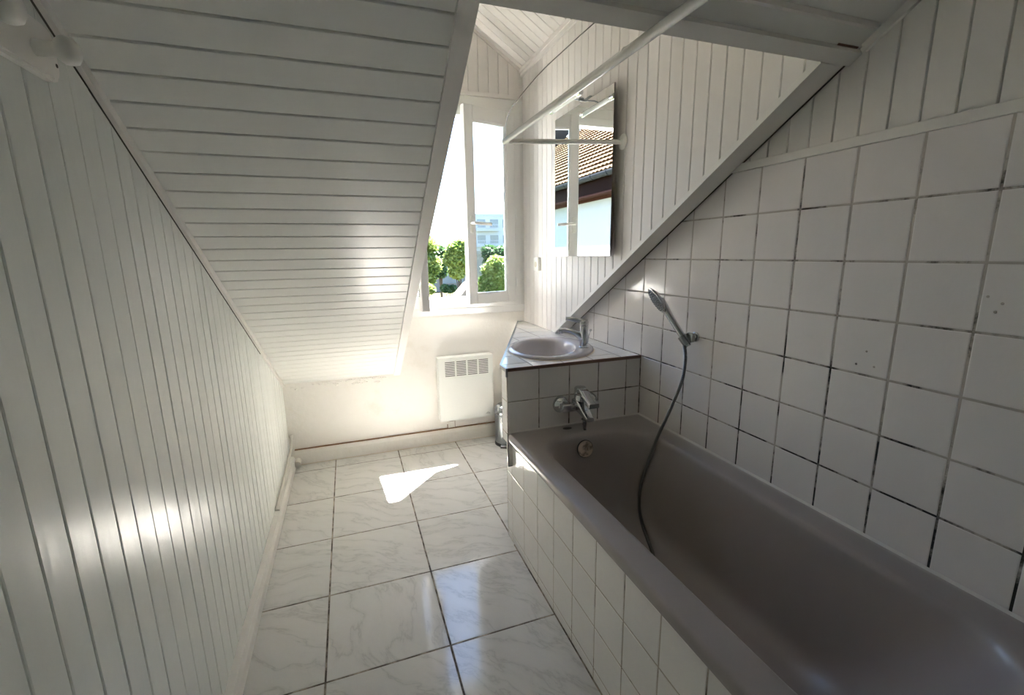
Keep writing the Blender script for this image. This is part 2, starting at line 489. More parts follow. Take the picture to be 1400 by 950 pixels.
# baseboards
bm = bmesh.new()
prism(bm, [(-.002, 0), (.031, 0), (.031, .045), (.022, .066), (-.002, .072)], (XL, YB, 0), (1, 0, 0), (0, 0, 1), (0, 1, 0), 0, 3.115 - YB)
struct(obj('baseboard_left', bm, M_trim))
bm = bmesh.new()
prism(bm, [(-.002, 0), (.020, 0), (.020, .075), (.014, .098), (.006, .104), (-.002, .104)], (XL + .03, YF, 0), (0, -1, 0), (0, 0, 1), (1, 0, 0), 0, 1.62)
bb = struct(obj('baseboard_far', bm, M_plaster))
bm = bmesh.new()
box(bm, (XL + .03, YF - .018, .1045), (1.17, YF - .001, .1075))
part('stained_joint', bm, mat('rust_stain', (.26, .14, .07), .9), bb)
bm = bmesh.new(); box(bm, (XL + .03, YF - .0235, .0002), (1.17, YF - .019, .003))
part('yellowed_joint', bm, M_seal_old, bb)

# ------------------------------------------------------------------ window
win = struct(empty('window_1', (.75, YF, .945)))
bm = bmesh.new()
# casing flush with the plaster
box(bm, (XD - .006, YF - .016, .938), (XC, YF + .02, .992), .003)          # sill board
box(bm, (1.176, YF - .008, .9925), (XC, YF + .05, 2.2825))
box(bm, (XD, YF - .008, .9925), (.316, YF + .05, 2.2825))
box(bm, (XD, YF - .008, 2.283), (XC - .001, YF + .05, 2.3615))
part('casing', bm, M_frame, win)
bm = bmesh.new()
FX0, FX1, FZ0, FZ1 = .355, 1.138, 1.058, 2.236
box(bm, (.312, YF - .030, .988), (1.180, YF + .055, FZ0), .004)
box(bm, (.312, YF - .030, FZ1), (1.180, YF + .055, 2.292), .004)
box(bm, (.312, YF - .029, FZ0 - .01), (FX0, YF + .055, FZ1 + .01), .004)
box(bm, (FX1, YF - .029, FZ0 - .01), (1.180, YF + .055, FZ1 + .01), .004)
part('frame', bm, M_frame, win)
bm = bmesh.new()
box(bm, (FX1 - .003, YF + .056, 1.0), (1.19, YF + .20, 2.22), .003)
box(bm, (.30, YF + .056, .93), (1.19, YF + .10, .965), .003)
part('reveal', bm, M_plaster, win)

def sash(hx, hy, ang, W, z0, z1, side):
    """hinge at (hx,hy); local X runs from the hinge to the free edge"""
    M = Matrix.Translation((hx, hy, 0)) @ Matrix.Rotation(ang, 4, 'Z')
    T = .046
    s = side                                    # outward local Y sign
    y0, y1 = (0, T) if s > 0 else (-T, 0)
    bm = bmesh.new()
    b = .005
    for lo, hi in (((0, y0, z0), (.066, y1, z1)), ((W - .062, y0, z0), (W, y1, z1)), ((.0655, y0, z0), (W - .0615, y1, z0 + .07)), ((.0655, y0, z1 - .088), (W - .0615, y1, z1))):
        box(bm, lo, hi, b, 2, M)
    # glazing bead
    ym = (y0 + y1) / 2
    for lo, hi in (((.064, ym - .012, z0 + .068), (.074, ym + .016, z1 - .086)), ((W - .07, ym - .012, z0 + .068), (W - .06, ym + .016, z1 - .086)), ((.064, ym - .012, z0 + .066), (W - .06, ym + .016, z0 + .077)), ((.064, ym - .012, z1 - .095), (W - .06, ym + .016, z1 - .086))):
        box(bm, lo, hi, .002, 1, M)
    so = part('sash', bm, M_frame, win)
    bm = bmesh.new(); box(bm, (.067, ym - .002, z0 + .07), (W - .063, ym + .002, z1 - .088), 0, 1, M)
    g = obj('glass', bm, M_glass, so)
    bm = bmesh.new()
    for zz in (z0 + .137, z0 + .61, z1 - .14):
        lathe(bm, [(.006, -.03), (.0065, -.029), (.0065, .029), (.006, .03)], 12, Matrix.Translation(M @ V((-.002, y0 - .004 if s > 0 else y1 + .004, zz))))
    obj('hinge', bm, M_pvc, so, smooth=True)
    return so, M, T, y0, y1
# right leaf, a little ajar
a = math.atan2(3.01 - 3.112, .768 - 1.136)
so, M, T, y0, y1 = sash(1.136, 3.100, a, .385, 1.017, 2.276, -1)
bm = bmesh.new()
hx = .385 - .030
box(bm, (hx - .013, 0, 1.49), (hx + .013, .008, 1.60), .004, 2, M)
tube(bm, [M @ V(p) for p in ((hx, .006, 1.553), (hx, .035, 1.553), (hx, .045, 1.552), (hx - .012, .050, 1.551), (hx - .125, .052, 1.546))], lambda i: (.0085, .0085) if i < 2 else (.007, .010), 14)
hd = obj('handle', bm, M_plastic, so, smooth=True, angle=50); hd['label'] = 'cream lever handle'
# left leaf, swung right open and seen edge on
so2, M2, *_ = sash(.378, 3.118, math.atan2(2.745 - 3.118, .408 - .378), .376, 1.017, 2.276, 1)

# ------------------------------------------------------------------ tiled sink block and bath surround
BX0, BY0 = .622, 1.825
CTZ = .862
# block body: polygon plan
plan = [(BX0, BY0), (XR - .001, BY0), (XR - .001, YF - .001), (1.165, YF - .001), (.622, 1.905)]
root = empty('washbasin_counter', (.95, 2.2, 0))
tag(root, 'white tiled corner counter with brown front edge strip carrying the grey washbasin', 'counter')
bm = bmesh.new()
tiles(bm, (0, BY0, 0), (1, 0, 0), (0, 0, 1), (0, -1, 0), lines(.7735, .1523, BX0, XR), lines(.7072, .153, .40, .852), seed=9, slab=.012)
part('tiled_front', bm, [M_tile, M_grout_box], root)
bm = bmesh.new()
tiles(bm, (BX0, 0, 0), (0, 1, 0), (0, 0, 1), (-1, 0, 0), [BY0 + .001, 1.905], lines(.7072, .153, 0.51, .852), seed=10, slab=.012)
part('tiled_end', bm, [M_tile_apron, M_grout_ap], root)
bm = bmesh.new()
dv = V((1.165 - .622, YF - 1.905)).to_3d(); dl = dv.length; dU = dv.normalized(); dN = V((-dU.y, dU.x, 0))
tiles(bm, (.641, 1.905, 0), dU, (0, 0, 1), dN, lines(.1, .153, 0, dl - .03), lines(.7072, .153, 0.002, .852), seed=11, slab=.012)
part('tiled_side', bm, [M_tile_apron, M_grout_ap], root)
bm = bmesh.new()
tiles(bm, (0, 0, CTZ), (1, 0, 0), (0, 1, 0), (0, 0, 1), lines(.748, .153, BX0 - .002, XR - .001), lines(1.902, .153, BY0 - .001, YF - .001), seed=12, slab=.010, g=.0048)
clip(bm, (.617, 1.905, 0), dN)
# cut the round opening for the bowl
top = part('tiled_top', bm, [M_tile_top, mat('top_grout', (.22, .20, .18), .9)], root)
bm = bmesh.new()
box(bm, (BX0 - .004, BY0 - .006, .8485), (XR - .002, BY0 + .004, CTZ + .0015), .0015)
part('front_edge_strip', bm, M_brownedge, root, 'brown wooden edge strip')
bm = bmesh.new()
box(bm, (BX0 - .007, BY0 - .004, .846), (BX0 + .003, 1.905, CTZ + .002), .0015)
prism(bm, [(-.002, -.003), (dl - .002, -.003), (dl - .002, .006), (-.002, .006)], (.622, 1.905, 0), dU, dN, (0, 0, 1), .846, CTZ + .002)
box(bm, (BX0 - .008, BY0 - .007, .825), (BX0 + .002, BY0 + .004, CTZ + .002), .001)
part('side_edge_strip', bm, M_steel, root, 'dark metal edge strip')

# bath surround
root = empty('bath_surround', (.642, 1.0, 0))
tag(root, 'low wall of white square tiles along the front side of the bathtub', 'bath panel')
bm = bmesh.new()
tiles(bm, (.642, 0, 0), (0, 1, 0), (0, 0, 1), (-1, 0, 0), lines(1.9936 - .153 * 20, .153, .10, 1.905), lines(.5031 - .153 * 4, .153, .002, .520), seed=21, g=.0042)
part('tiled_panel', bm, [M_tile_apron, M_grout_ap], root)
bm = bmesh.new()
prism(bm, [(-.0022, .0005), (.003, .0005), (-.0022, .003)], (.642, .1, 0), (-1, 0, 0), (0, 0, 1), (0, 1, 0), 0, 1.72)
part('bottom_joint', bm, M_fgrout, root)

# ------------------------------------------------------------------ bathtub
def rrect(x0, x1, y0, y1, r, z, nc=12, ns=10):
    pts = []
    cs = [((x1 - r, y1 - r), 0), ((x0 + r, y1 - r), PI / 2), ((x0 + r, y0 + r), PI), ((x1 - r, y0 + r), 1.5 * PI)]
    for i, ((cx, cy), a0) in enumerate(cs):
        for k in range(nc + 1):
            a = a0 + PI / 2 * k / nc; pts.append(V((cx + r * math.cos(a), cy + r * math.sin(a), z)))
        (nx, ny), b0 = cs[(i + 1) % 4]
        p = pts[-1]; q = V((nx + r * math.cos(b0), ny + r * math.sin(b0), z))
        for k in range(1, ns): pts.append(p.lerp(q, k / ns))
    return pts
def loft(bm, loops, close_last=True, mi=0):
    rings = [[bm.verts.new(p) for p in lp] for lp in loops]
    n = len(rings[0])
    for a, b in zip(rings, rings[1:]):
        for i in range(n): bm.faces.new((a[i], a[(i + 1) % n], b[(i + 1) % n], b[i])).material_index = mi
    if close_last: bm.faces.new(rings[-1]).material_index = mi
    return rings
tub = empty('bathtub', (.965, 1.0, 0))
tag(tub, 'large taupe brown built-in bathtub along the tiled wall', 'bathtub')
bm = bmesh.new()
TX0, TX1, TY0, TY1, TZ = .622, 1.3075, .19, 1.8225, .563
L_ = [rrect(TX0 + .012, TX1 - .002, TY0, TY1, .006, TZ - .040),
      rrect(TX0 + .002, TX1 - .001, TY0, TY1, .008, TZ - .038),
      rrect(TX0, TX1, TY0, TY1, .008, TZ - .030),
      rrect(TX0, TX1, TY0, TY1, .009, TZ - .010),
      rrect(TX0 + .003, TX1, TY0 + .002, TY1, .010, TZ - .003),
      rrect(TX0 + .010, TX1 - .003, TY0 + .01, TY1 - .003, .014, TZ),
      rrect(TX0 + .03, TX1 - .02, TY0 + .03, TY1 - .02, .04, TZ + .0005)]
# inner opening, rolling down into the bowl; (x0,x1,y0,y1,r,z)
inn = [(.700, 1.232, .30, 1.728, .18, .5625), (.708, 1.224, .31, 1.716, .18, .560), (.715, 1.217, .32, 1.706, .178, .553), (.721, 1.212, .33, 1.699, .175, .540),
       (.728, 1.206, .35, 1.692, .17, .505), (.740, 1.197, .40, 1.683, .165, .44), (.755, 1.185, .46, 1.672, .16, .36), (.772, 1.170, .53, 1.658, .155, .28),
       (.786, 1.157, .58, 1.643, .15, .225), (.805, 1.138, .63, 1.620, .15, .190), (.835, 1.108, .68, 1.585, .135, .172), (.88, 1.065, .75, 1.53, .09, .165), (.93, 1.01, .9, 1.40, .035, .1625)]
L_ += [rrect(*q) for q in inn]
loft(bm, L_)
# sides below the rim (hidden behind the panel, so that nothing leaks)
body = part('shell', bm, M_tub, tub, smooth=True, angle=60)
bm = bmesh.new()
Mo = aim((.934, 1.6795, .498), (0, -1, .16))
lathe(bm, [(.035, -.004), (.037, .002), (.036, .006), (.030, .009), (.010, .010), (.001, .010)], 28, Mo)
ov = part('overflow_cap', bm, M_tan, tub, 'worn tan overflow cap', smooth=True, angle=40)
bm = bmesh.new(); lathe(bm, [(.0395, -.004), (.0395, .001), (.037, .0015)], 28, Mo)
part('overflow_gasket', bm, M_blackp, tub, smooth=True, angle=40)
bm = bmesh.new(); lathe(bm, [(.036, 0), (.036, .003), (.030, .004), (.004, .002)], 28, Matrix.Translation((.965, 1.47, .1645)))
part('drain', bm, M_chrome, tub, smooth=True, angle=40)
bm = bmesh.new(); lathe(bm, [(.017, 0), (.016, .0015), (.001, .002)], 24, Matrix.Translation((.895, 1.80 - .02, TZ + .0004)) @ Matrix.Diagonal((1.3, .8, 1, 1)))
part('stain', bm, mat('stain', (.10, .085, .075), .5), tub, smooth=True)
bm = bmesh.new()
prism(bm, [(0, 0), (.007, 0), (0, .007)], (XR - .0005, TY0, TZ - .0005), (-1, 0, 0), (0, 0, 1), (0, 1, 0), 0, TY1 - TY0)
prism(bm, [(0, 0), (.005, 0), (0, .005)], (TX0 + .002, BY0 - .0005, TZ - .0005), (0, -1, 0), (0, 0, 1), (1, 0, 0), 0, TX1 - TX0 - .002)
part('silicone_seal', bm, M_seal, tub, 'white silicone seal')

# ------------------------------------------------------------------ washbasin
ax = V((.42, .907, 0)).normalized(); bx = V((-ax.y, ax.x, 0))          # along the block edge / towards the user
BC = V((.970, 2.135, CTZ))
def ell(c, a, b, z, n=72):
    c = c + V((0, 0, z))
    return [c + ax * a * math.cos(2 * PI * k / n) + bx * b * math.sin(2 * PI * k / n) for k in range(n)]
root = empty('washbasin', BC)
tag(root, 'oval grey drop-in washbasin set in the white tiled counter', 'washbasin')
bm = bmesh.new()
c2 = BC + bx * .028
RA, RB = .272, .222
loft(bm, [ell(BC, RA - .004, RB - .004, -.010), ell(BC, RA, RB, .001), ell(BC, RA, RB, .007), ell(BC, RA - .006, RB - .006, .013), ell(BC, RA - .016, RB - .016, .016),
          ell(BC + bx * .006, RA - .030, RB - .034, .015), ell(c2, .226, .162, .012), ell(c2, .219, .155, .007), ell(c2, .214, .150, -.004), ell(c2, .208, .143, -.03), ell(c2, .192, .128, -.075),
          ell(c2, .15, .10, -.115), ell(c2, .09, .06, -.134), ell(c2, .03, .025, -.140)])
part('bowl', bm, M_basin, root, smooth=True, angle=70)
bm = bmesh.new(); lathe(bm, [(.022, 0), (.022, .002), (.017, .003), (.002, .001)], 24, Matrix.Translation(c2 + V((0, 0, -.1395))))
part('drain', bm, M_chrome, root, smooth=True)
bm = bmesh.new(); loft(bm, [ell(BC, RA + .006, RB + .006, .0004), ell(BC, RA + .004, RB + .004, .002), ell(BC, RA - .004, RB - .004, .004)], False)
part('seal', bm, M_seal_old, root, smooth=True)
# opening in the tiled top: same ellipse
cut = bmesh.new(); loft(cut, [ell(BC, RA - .012, RB - .012, -.06), ell(BC, RA - .012, RB - .012, .06)])
cut.faces.new([v for v in cut.verts][:72][::-1])
bmesh.ops.recalc_face_normals(cut, faces=cut.faces)
# (done in plain mesh code: drop grout slab and tiles under the bowl)
me = top.data; b2 = bmesh.new(); b2.from_mesh(me)
NP = 40
for k in range(NP):
    a = 2 * PI * k / NP
    # slice the top along the polygon sides so that faces inside can be removed cleanly
    p = BC + ax * (RA - .012) * math.cos(a) + bx * (RB - .012) * math.sin(a)
    tng = (-ax * (RA) * math.sin(a) + bx * (RB) * math.cos(a)).normalized(); nrm = tng.cross(V((0, 0, 1)))
    near = [f for f in b2.faces if (f.calc_center_median() - p).length < .25]
    es = list({e for f in near for e in f.edges}); vs = list({v for f in near for v in f.verts})
    bmesh.ops.bisect_plane(b2, geom=near + es + vs, plane_co=p, plane_no=nrm, dist=1e-6)
dead = []
for f in b2.faces:
    c = f.calc_center_median() - BC
    if (c.dot(ax) / (RA - .011)) ** 2 + (c.dot(bx) / (RB - .011)) ** 2 < 1: dead.append(f)
bmesh.ops.delete(b2, geom=dead, context='FACES'); b2.to_mesh(me); b2.free(); cut.free()

# basin tap
TP = V((1.112, 2.035, CTZ + .0155)); sd = V((-.92, .38, 0)).normalized(); px = V((-sd.y, sd.x, 0))
tap = empty('basin_tap', TP)
tag(tap, 'chrome single lever tap on the rim of the grey washbasin', 'tap')
bm = bmesh.new()
lathe(bm, [(.026, 0), (.026, .004), (.0215, .007), (.021, .03), (.0205, .09), (.022, .108), (.0215, .112)], 28, Matrix.Translation(TP))
sp = [TP + V((0, 0, .048)) + sd * .006, TP + sd * .030 + V((0, 0, .066)), TP + sd * .065 + V((0, 0, .084)), TP + sd * .105 + V((0, 0, .092)), TP + sd * .128 + V((0, 0, .088))]
sps = catmull(sp, .006); nn = len(sps)
tube(bm, sps, lambda i: (.0155 - .003 * i / nn, .020 - .011 * min(1, i / nn * 1.3)), 20)
part('body', bm, M_chrome, tap, smooth=True, angle=50)
bm = bmesh.new()
lathe(bm, [(.0215, .114), (.0225, .118), (.0225, .132), (.018, .141), (.002, .143)], 28, Matrix.Translation(TP))
lv = [TP + V((0, 0, .134)), TP + sd * .03 + V((0, 0, .139)), TP + sd * .062 + V((0, 0, .146)), TP + sd * .094 + V((0, 0, .149))]
tube(bm, catmull(lv, .006), lambda i: (.0055, .014 - .0003 * i), 16)
part('lever', bm, M_chrome, tap, smooth=True, angle=50)
bm = bmesh.new()
pr = TP - sd * .020 - px * .012
tube(bm, [pr + V((0, 0, .0)), pr - sd * .006 + V((0, 0, .06)), pr - sd * .014 + V((0, 0, .082))], .0022, 8)
bmesh.ops.create_uvsphere(bm, u_segments=14, v_segments=8, radius=.0068, matrix=Matrix.Translation(pr - sd * .015 + V((0, 0, .086))))
part('plug_rod', bm, M_chrome, tap, smooth=True)
bm = bmesh.new(); lathe(bm, [(.010, 0), (.0105, -.010), (.009, -.012)], 16, Matrix.Translation(sps[-1] - sd * .010 + V((0, 0, -.004))))
part('aerator', bm, M_chrome, tap, smooth=True, angle=50)

# ------------------------------------------------------------------ bath mixer
MC = V((.955, BY0, .668))
mx_ = empty('bath_mixer', MC)
tag(mx_, 'chrome wall mounted bath mixer on the tiles above the far end of the tub', 'tap')
for s in (-1, 1):
    bm = bmesh.new()
    lathe(bm, [(.039, 0), (.0395, .004), (.034, .016), (.022, .027), (.016, .029), (.016, .034)], 32, aim(MC + V((s * .075, 0, 0)), (0, -1, 0)))
    part('escutcheon', bm, M_chrome, mx_, smooth=True, angle=40)
bm = bmesh.new()
box(bm, (MC.x - .094, MC.y - .064, MC.z - .022), (MC.x + .094, MC.y - .027, MC.z + .015), .007, 3)
# centre body running out to the spout
Mb = Matrix.Translation(MC)
sec = []
for d, hw, z0, z1 in ((-.028, .030, -.016, .030), (-.060, .030, -.020, .034), (-.085, .026, -.026, .020), (-.110, .022, -.036, -.006), (-.140, .020, -.046, -.024), (-.150, .019, -.046, -.028)):
    lp = rrect(-hw, hw, z0, z1, .007, 0, 5, 3)
    sec.append([MC + V((p.x, d, p.y)) for p in lp])
r_ = loft(bm, sec); bm.faces.new(r_[0][::-1])
lathe(bm, [(.027, .02), (.027, .052), (.0265, .054)], 30, Matrix.Translation(MC + V((0, -.052, 0))))
part('body', bm, M_chrome, mx_, smooth=True, angle=40)
bm = bmesh.new()
lathe(bm, [(.0265, .056), (.0275, .058), (.0275, .082), (.024, .088), (.002, .089)], 30, Matrix.Translation(MC + V((0, -.052, 0))))
sec = []
for d, hw, zc, hh in ((-.06, .024, .072, .014), (-.085, .023, .070, .013), (-.12, .023, .056, .010), (-.150, .025, .043, .011), (-.175, .026, .036, .012), (-.180, .024, .036, .010)):
    lp = rrect(-hw, hw, -hh, hh, .005, 0, 5, 3)
    sec.append([MC + V((p.x, d, zc + p.y)) for p in lp])
r_ = loft(bm, sec); bm.faces.new(r_[0][::-1])
part('lever', bm, M_chrome, mx_, smooth=True, angle=40)
bm = bmesh.new()
HN = MC + V((.006, -.088, -.030))
lathe(bm, [(.012, .012), (.012, 0), (.010, -.002), (.010, -.014), (.0135, -.016), (.0135, -.026), (.0105, -.030), (.0115, -.034), (.008, -.066), (.007, -.070)], 20, Matrix.Translation(HN))
for s in (-1, 1): lathe(bm, [(.004, 0), (.004, .018)], 10, aim(HN + V((0, 0, -.022)), (s, 0, 0)))
part('hose_nozzle', bm, M_chrome, mx_, smooth=True, angle=40)

# hose
HH = V((1.268, 1.478, 1.000))          # holder
pts = [HN + V((0, 0, -.066)), (.962, 1.715, .50), (.957, 1.700, .40), (.950, 1.675, .30), (.935, 1.63, .215), (.90, 1.53, .180), (.865, 1.41, .180), (.88, 1.31, .176), (.95, 1.262, .172),
       (1.015, 1.285, .172), (1.055, 1.335, .174), (1.088, 1.41, .177), (1.118, 1.49, .190), (1.138, 1.548, .235), (1.158, 1.575, .315), (1.180, 1.565, .43), (1.205, 1.537, .562), (1.232, 1.497, .70), (1.258, 1.467, .83), (1.268, 1.466, .92), (1.262, 1.472, .985)]
hp = catmull(pts, .0032)
bm = bmesh.new(); tube(bm, hp, lambda i: .0079 if i % 2 else .0054, 10)
ho = obj('shower_hose', bm, mat('hose_steel', (.17, .165, .16), .3, 1.0), None)
for p in ho.data.polygons: p.use_smooth = False
tag(ho, 'ribbed metal shower hose hanging from the wall holder into the bathtub', 'hose')

# wall holder and handset
root = empty('shower_holder', (XR, 1.47, 1.01))
tag(root, 'small grey shower holder screwed to the tiled wall', 'holder')
hd_dir = V((-.065, .152, .212)).normalized()
bm = bmesh.new()
lathe(bm, [(.020, 0), (.020, .006), (.017, .008)], 24, aim((XR, 1.462, 1.012), (-1, 0, 0)))
lathe(bm, [(.011, .004), (.011, .032)], 18, aim((XR, 1.462, 1.012), (-1, 0, 0)))
part('wall_plate', bm, M_chrome, root, smooth=True, angle=40)
bm = bmesh.new()
Mh = aim(HH, hd_dir)
lathe(bm, [(.0125, -.022), (.0175, -.022), (.0195, .018), (.0155, .018), (.0125, -.022)], 24, Mh, cap=False)
box(bm, (XR - .034, 1.445, .994), (XR - .018, 1.480, 1.030), .004)
part('cradle', bm, mat('grey_chrome', (.40, .41, .41), .25, 1.0), root, smooth=True, angle=40)
root = empty('shower_handset', HH)
tag(root, 'chrome shower handset leaning out of its holder on the tiled wall', 'shower head')
he = HH + hd_dir * .205
bm = bmesh.new()
hpts = catmull([HH - hd_dir * .030, HH + hd_dir * .05, HH + hd_dir * .11, HH + hd_dir * .16 + V((.004, .002, .002)), he - hd_dir * .01 + V((.004, .002, .002))], .008); nh = len(hpts)
tube(bm, hpts, lambda i: (.0115 + .003 * (i / nh), .0115 + .005 * (i / nh)), 20)
part('handle', bm, M_chrome, root, smooth=True, angle=50)
vw = V((.574, .814, -.08)); fn = hd_dir.cross(vw).normalized() - vw * .30; fn = (fn - hd_dir * fn.dot(hd_dir) - hd_dir * .06).normalized()
hx_ = (hd_dir - fn * hd_dir.dot(fn)).normalized(); hy_ = fn.cross(hx_)
hc = HH + hd_dir * .200 + fn * .010
Mf = Matrix(((hx_.x, hy_.x, fn.x, hc.x), (hx_.y, hy_.y, fn.y, hc.y), (hx_.z, hy_.z, fn.z, hc.z), (0, 0, 0, 1))) @ Matrix.Diagonal((1.15, .92, .8, 1))
bm = bmesh.new()
lathe(bm, [(.002, -.024), (.020, -.022), (.040, -.014), (.052, -.002), (.053, .004), (.050, .007)], 36, Mf)
hdp = part('head', bm, M_chrome, root, smooth=True, angle=50)
bm = bmesh.new()
lathe(bm, [(.050, .0065), (.046, .0085), (.002, .009)], 36, Mf)
for ring, cnt in ((.040, 24), (.030, 18), (.020, 12), (.010, 6)):
    for k in range(cnt):
        a = 2 * PI * k / cnt
        lathe(bm, [(.0018, .008), (.0012, .0115)], 6, Mf @ Matrix.Translation((ring * math.cos(a), ring * math.sin(a), 0)), mi=1)
fp = obj('spray_face', bm, [mat('spray_plate', (.33, .33, .33), .35, .3), M_blackp], None, smooth=True, angle=40)
attach(fp, root)

# ------------------------------------------------------------------ curtain rail
root = empty('shower_curtain_rail', (.65, 1.886, 1.80))
tag(root, 'white L-shaped shower curtain rail over the tub edge', 'curtain rail')
bm = bmesh.new()
r0, rc = V((XC - .004, 1.886, 1.835)), V((.65, 1.886, 1.803))
c1 = rc + V((.045, 0, .0025)); c3 = rc + V((0, -.045, 0))
arc = [c1 + V((0, 0, 0)), rc + V((.022, -.003, .001)), rc + V((.008, -.010, .0005)), rc + V((.003, -.022, 0)), c3]
tube(bm, [r0, r0.lerp(c1, .5)] + catmull(arc, .006), .0098, 18)
part('short_bar', bm, M_rod, root, smooth=True, angle=50)
bm = bmesh.new()
tube(bm, [rc + V((0, .004, 0)), V((.65, -.2, 1.809))], .0112, 18)
tube(bm, [(.65, 1.012, 1.8067), (.65, 1.016, 1.8067)], .0120, 18)
part('long_bar', bm, M_rod, root, smooth=True, angle=50)
bm = bmesh.new()
lathe(bm, [(.033, 0), (.033, .004), (.028, .009), (.015, .013), (.0125, .020)], 30, aim((XC, 1.886, 1.836), (-1, 0, 0)))
part('wall_flange', bm, M_plastic, root, smooth=True, angle=40)
bm = bmesh.new()
wp = [(.65, 1.886, 1.808), (.61, 1.75, 1.831), (.572, 1.6, 1.833), (.543, 1.45, 1.821), (.54, 1.35, 1.829), (.549, 1.25, 1.844), (.555, 1.15, 1.849), (.553, 1.05, 1.846), (.556, .985, 1.847)]
WIRE = wp
tube(bm, catmull(wp, .02), .0014, 6)
part('support_wire', bm, M_wire, root, 'thin dark wire', smooth=True)

# ------------------------------------------------------------------ mirror and its lamp
MX = 1.170
root = empty('wall_mirror', (MX, 2.21, 1.335))
tag(root, 'frameless rectangular mirror on the white boarded dormer wall', 'mirror')
bm = bmesh.new(); box(bm, (MX + .0005, 1.905, 1.335), (MX + .005, 2.518, 2.082))
part('backing', bm, M_mirror_edge, root)
bm = bmesh.new()
box(bm, (MX, 1.906, 1.336), (MX + .0008, 2.517, 2.081))
part('mirror_glass', bm, M_mirror, root)
for y in (1.99, 2.43):
    for z in (1.42, 2.0):
        bm = bmesh.new(); box(bm, (MX + .005, y - .02, z - .02), (XC, y + .02, z + .02), .002)
        part('fixing_block', bm, M_mirror_edge, root)
root = empty('mirror_lamp', (1.09, 2.21, 2.08))
tag(root, 'slim chrome tube lamp reaching out over the mirror top', 'lamp')
bm = bmesh.new()
tube(bm, [(1.080, 2.075, 2.078), (1.080, 2.345, 2.078)], .0115, 18)
part('tube', bm, mat('lamp_tube', (.85, .85, .83), .2), root, smooth=True, angle=50)
bm = bmesh.new()
for ya, yb in ((2.048, 2.078), (2.342, 2.372)):
    tube(bm, [(1.080, ya, 2.078), (1.080, yb, 2.078)], .0135, 18)
box(bm, (1.076, 2.07, 2.0885), (1.084, 2.35, 2.0905))
part('end_cap', bm, M_chrome, root, smooth=True, angle=40)
bm = bmesh.new()
tube(bm, [(1.080, 2.205, 2.094), (1.10, 2.205, 2.098), (XC - .012, 2.205, 2.094)], .0038, 10)
tube(bm, [(1.150, 2.195, 2.096), (1.172, 2.195, 2.095)], .009, 12)
box(bm, (XC - .014, 2.175, 2.075), (XC, 2.235, 2.112), .003)
part('arm', bm, M_steel, root, smooth=True, angle=40)

# switch
root = empty('light_switch', (XC, 2.86, 1.28))
tag(root, 'small square white wall socket beside the mirror near the window', 'socket')
bm = bmesh.new(); box(bm, (XC - .022, 2.82, 1.238), (XC, 2.895, 1.325), .004)
part('plate', bm, M_plastic, root)
bm = bmesh.new(); lathe(bm, [(.019, 0), (.019, .002), (.015, .0025), (.002, .0015)], 22, aim((XC - .022, 2.857, 1.280), (-1, 0, 0)))
part('socket_face', bm, mat('ivory', (.62, .57, .46), .4), root, smooth=True, angle=40)

# ------------------------------------------------------------------ heater
root = empty('electric_heater', (.74, YF, .17))
tag(root, 'white wall mounted electric panel heater with slotted grille under the window', 'heater')
HX0, HX1, HZ0, HZ1, HY = .538, .934, .190, .650, 3.052
bm = bmesh.new()
gx0, gx1, gz0, gz1 = HX0 + .042, HX1 - .030, HZ1 - .136, HZ1 - .026
# front sheet built around the slots
cols = 4; rows = 9; cw = (gx1 - gx0) / cols; rh = (gz1 - gz0) / rows
xs = [HX0, gx0]; zs = [HZ0, gz0]
for c in range(cols): xs += [gx0 + c * cw + .006, gx0 + (c + 1) * cw - .006]
for r in range(rows): zs += [gz0 + r * rh + .0032, gz0 + (r + 1) * rh - .0032]
xs += [gx1, HX1]; zs += [gz1, HZ1]
for i in range(len(xs) - 1):
    for j in range(len(zs) - 1):
        hole = (2 <= i <= len(xs) - 4 and i % 2 == 0) and (2 <= j <= len(zs) - 4 and j % 2 == 0)
        if hole: continue
        if xs[i + 1] - xs[i] < 1e-5 or zs[j + 1] - zs[j] < 1e-5: continue
        vs = [bm.verts.new(p) for p in ((xs[i], HY, zs[j]), (xs[i + 1], HY, zs[j]), (xs[i + 1], HY, zs[j + 1]), (xs[i], HY, zs[j + 1]))]
        bm.faces.new(vs)
bmesh.ops.remove_doubles(bm, verts=bm.verts, dist=1e-5)
t_ = .0012
box(bm, (HX0, HY, HZ0), (HX0 + t_, YF - .012, HZ1)); box(bm, (HX1 - t_, HY, HZ0), (HX1, YF - .012, HZ1))
box(bm, (HX0, HY, HZ1 - t_), (HX1, YF - .012, HZ1)); box(bm, (HX0, HY, HZ0), (HX1, YF - .012, HZ0 + t_))
box(bm, (HX0 + .012, HY - .0015, gz0 - .022), (HX1 - .012, HY - .0002, gz0 - .020))
part('casing', bm, M_heater, root)
bm = bmesh.new(); box(bm, (HX0 + .02, HY + .012, gz0 - .02), (HX1 - .02, HY + .014, HZ1 - .01)); box(bm, (HX0 + .03, YF - .012, HZ0 + .05), (HX1 - .03, YF, HZ1 - .05))
part('grille_back', bm, M_grid, root)
bm = bmesh.new()
lx, lz = HX1 - .045, HZ0 + .022
box(bm, (lx - .017, HY - .001, lz - .001), (lx + .017, HY, lz + .0012))
for k in range(7):
    a = PI * k / 6; 
    box(bm, (lx - .007 * math.cos(a) - .0012, HY - .001, lz + .003 + .006 * math.sin(a)), (lx - .007 * math.cos(a) + .0012, HY, lz + .0055 + .006 * math.sin(a)))
part('logo', bm, mat('logo_grey', (.18, .18, .17), .5), root)
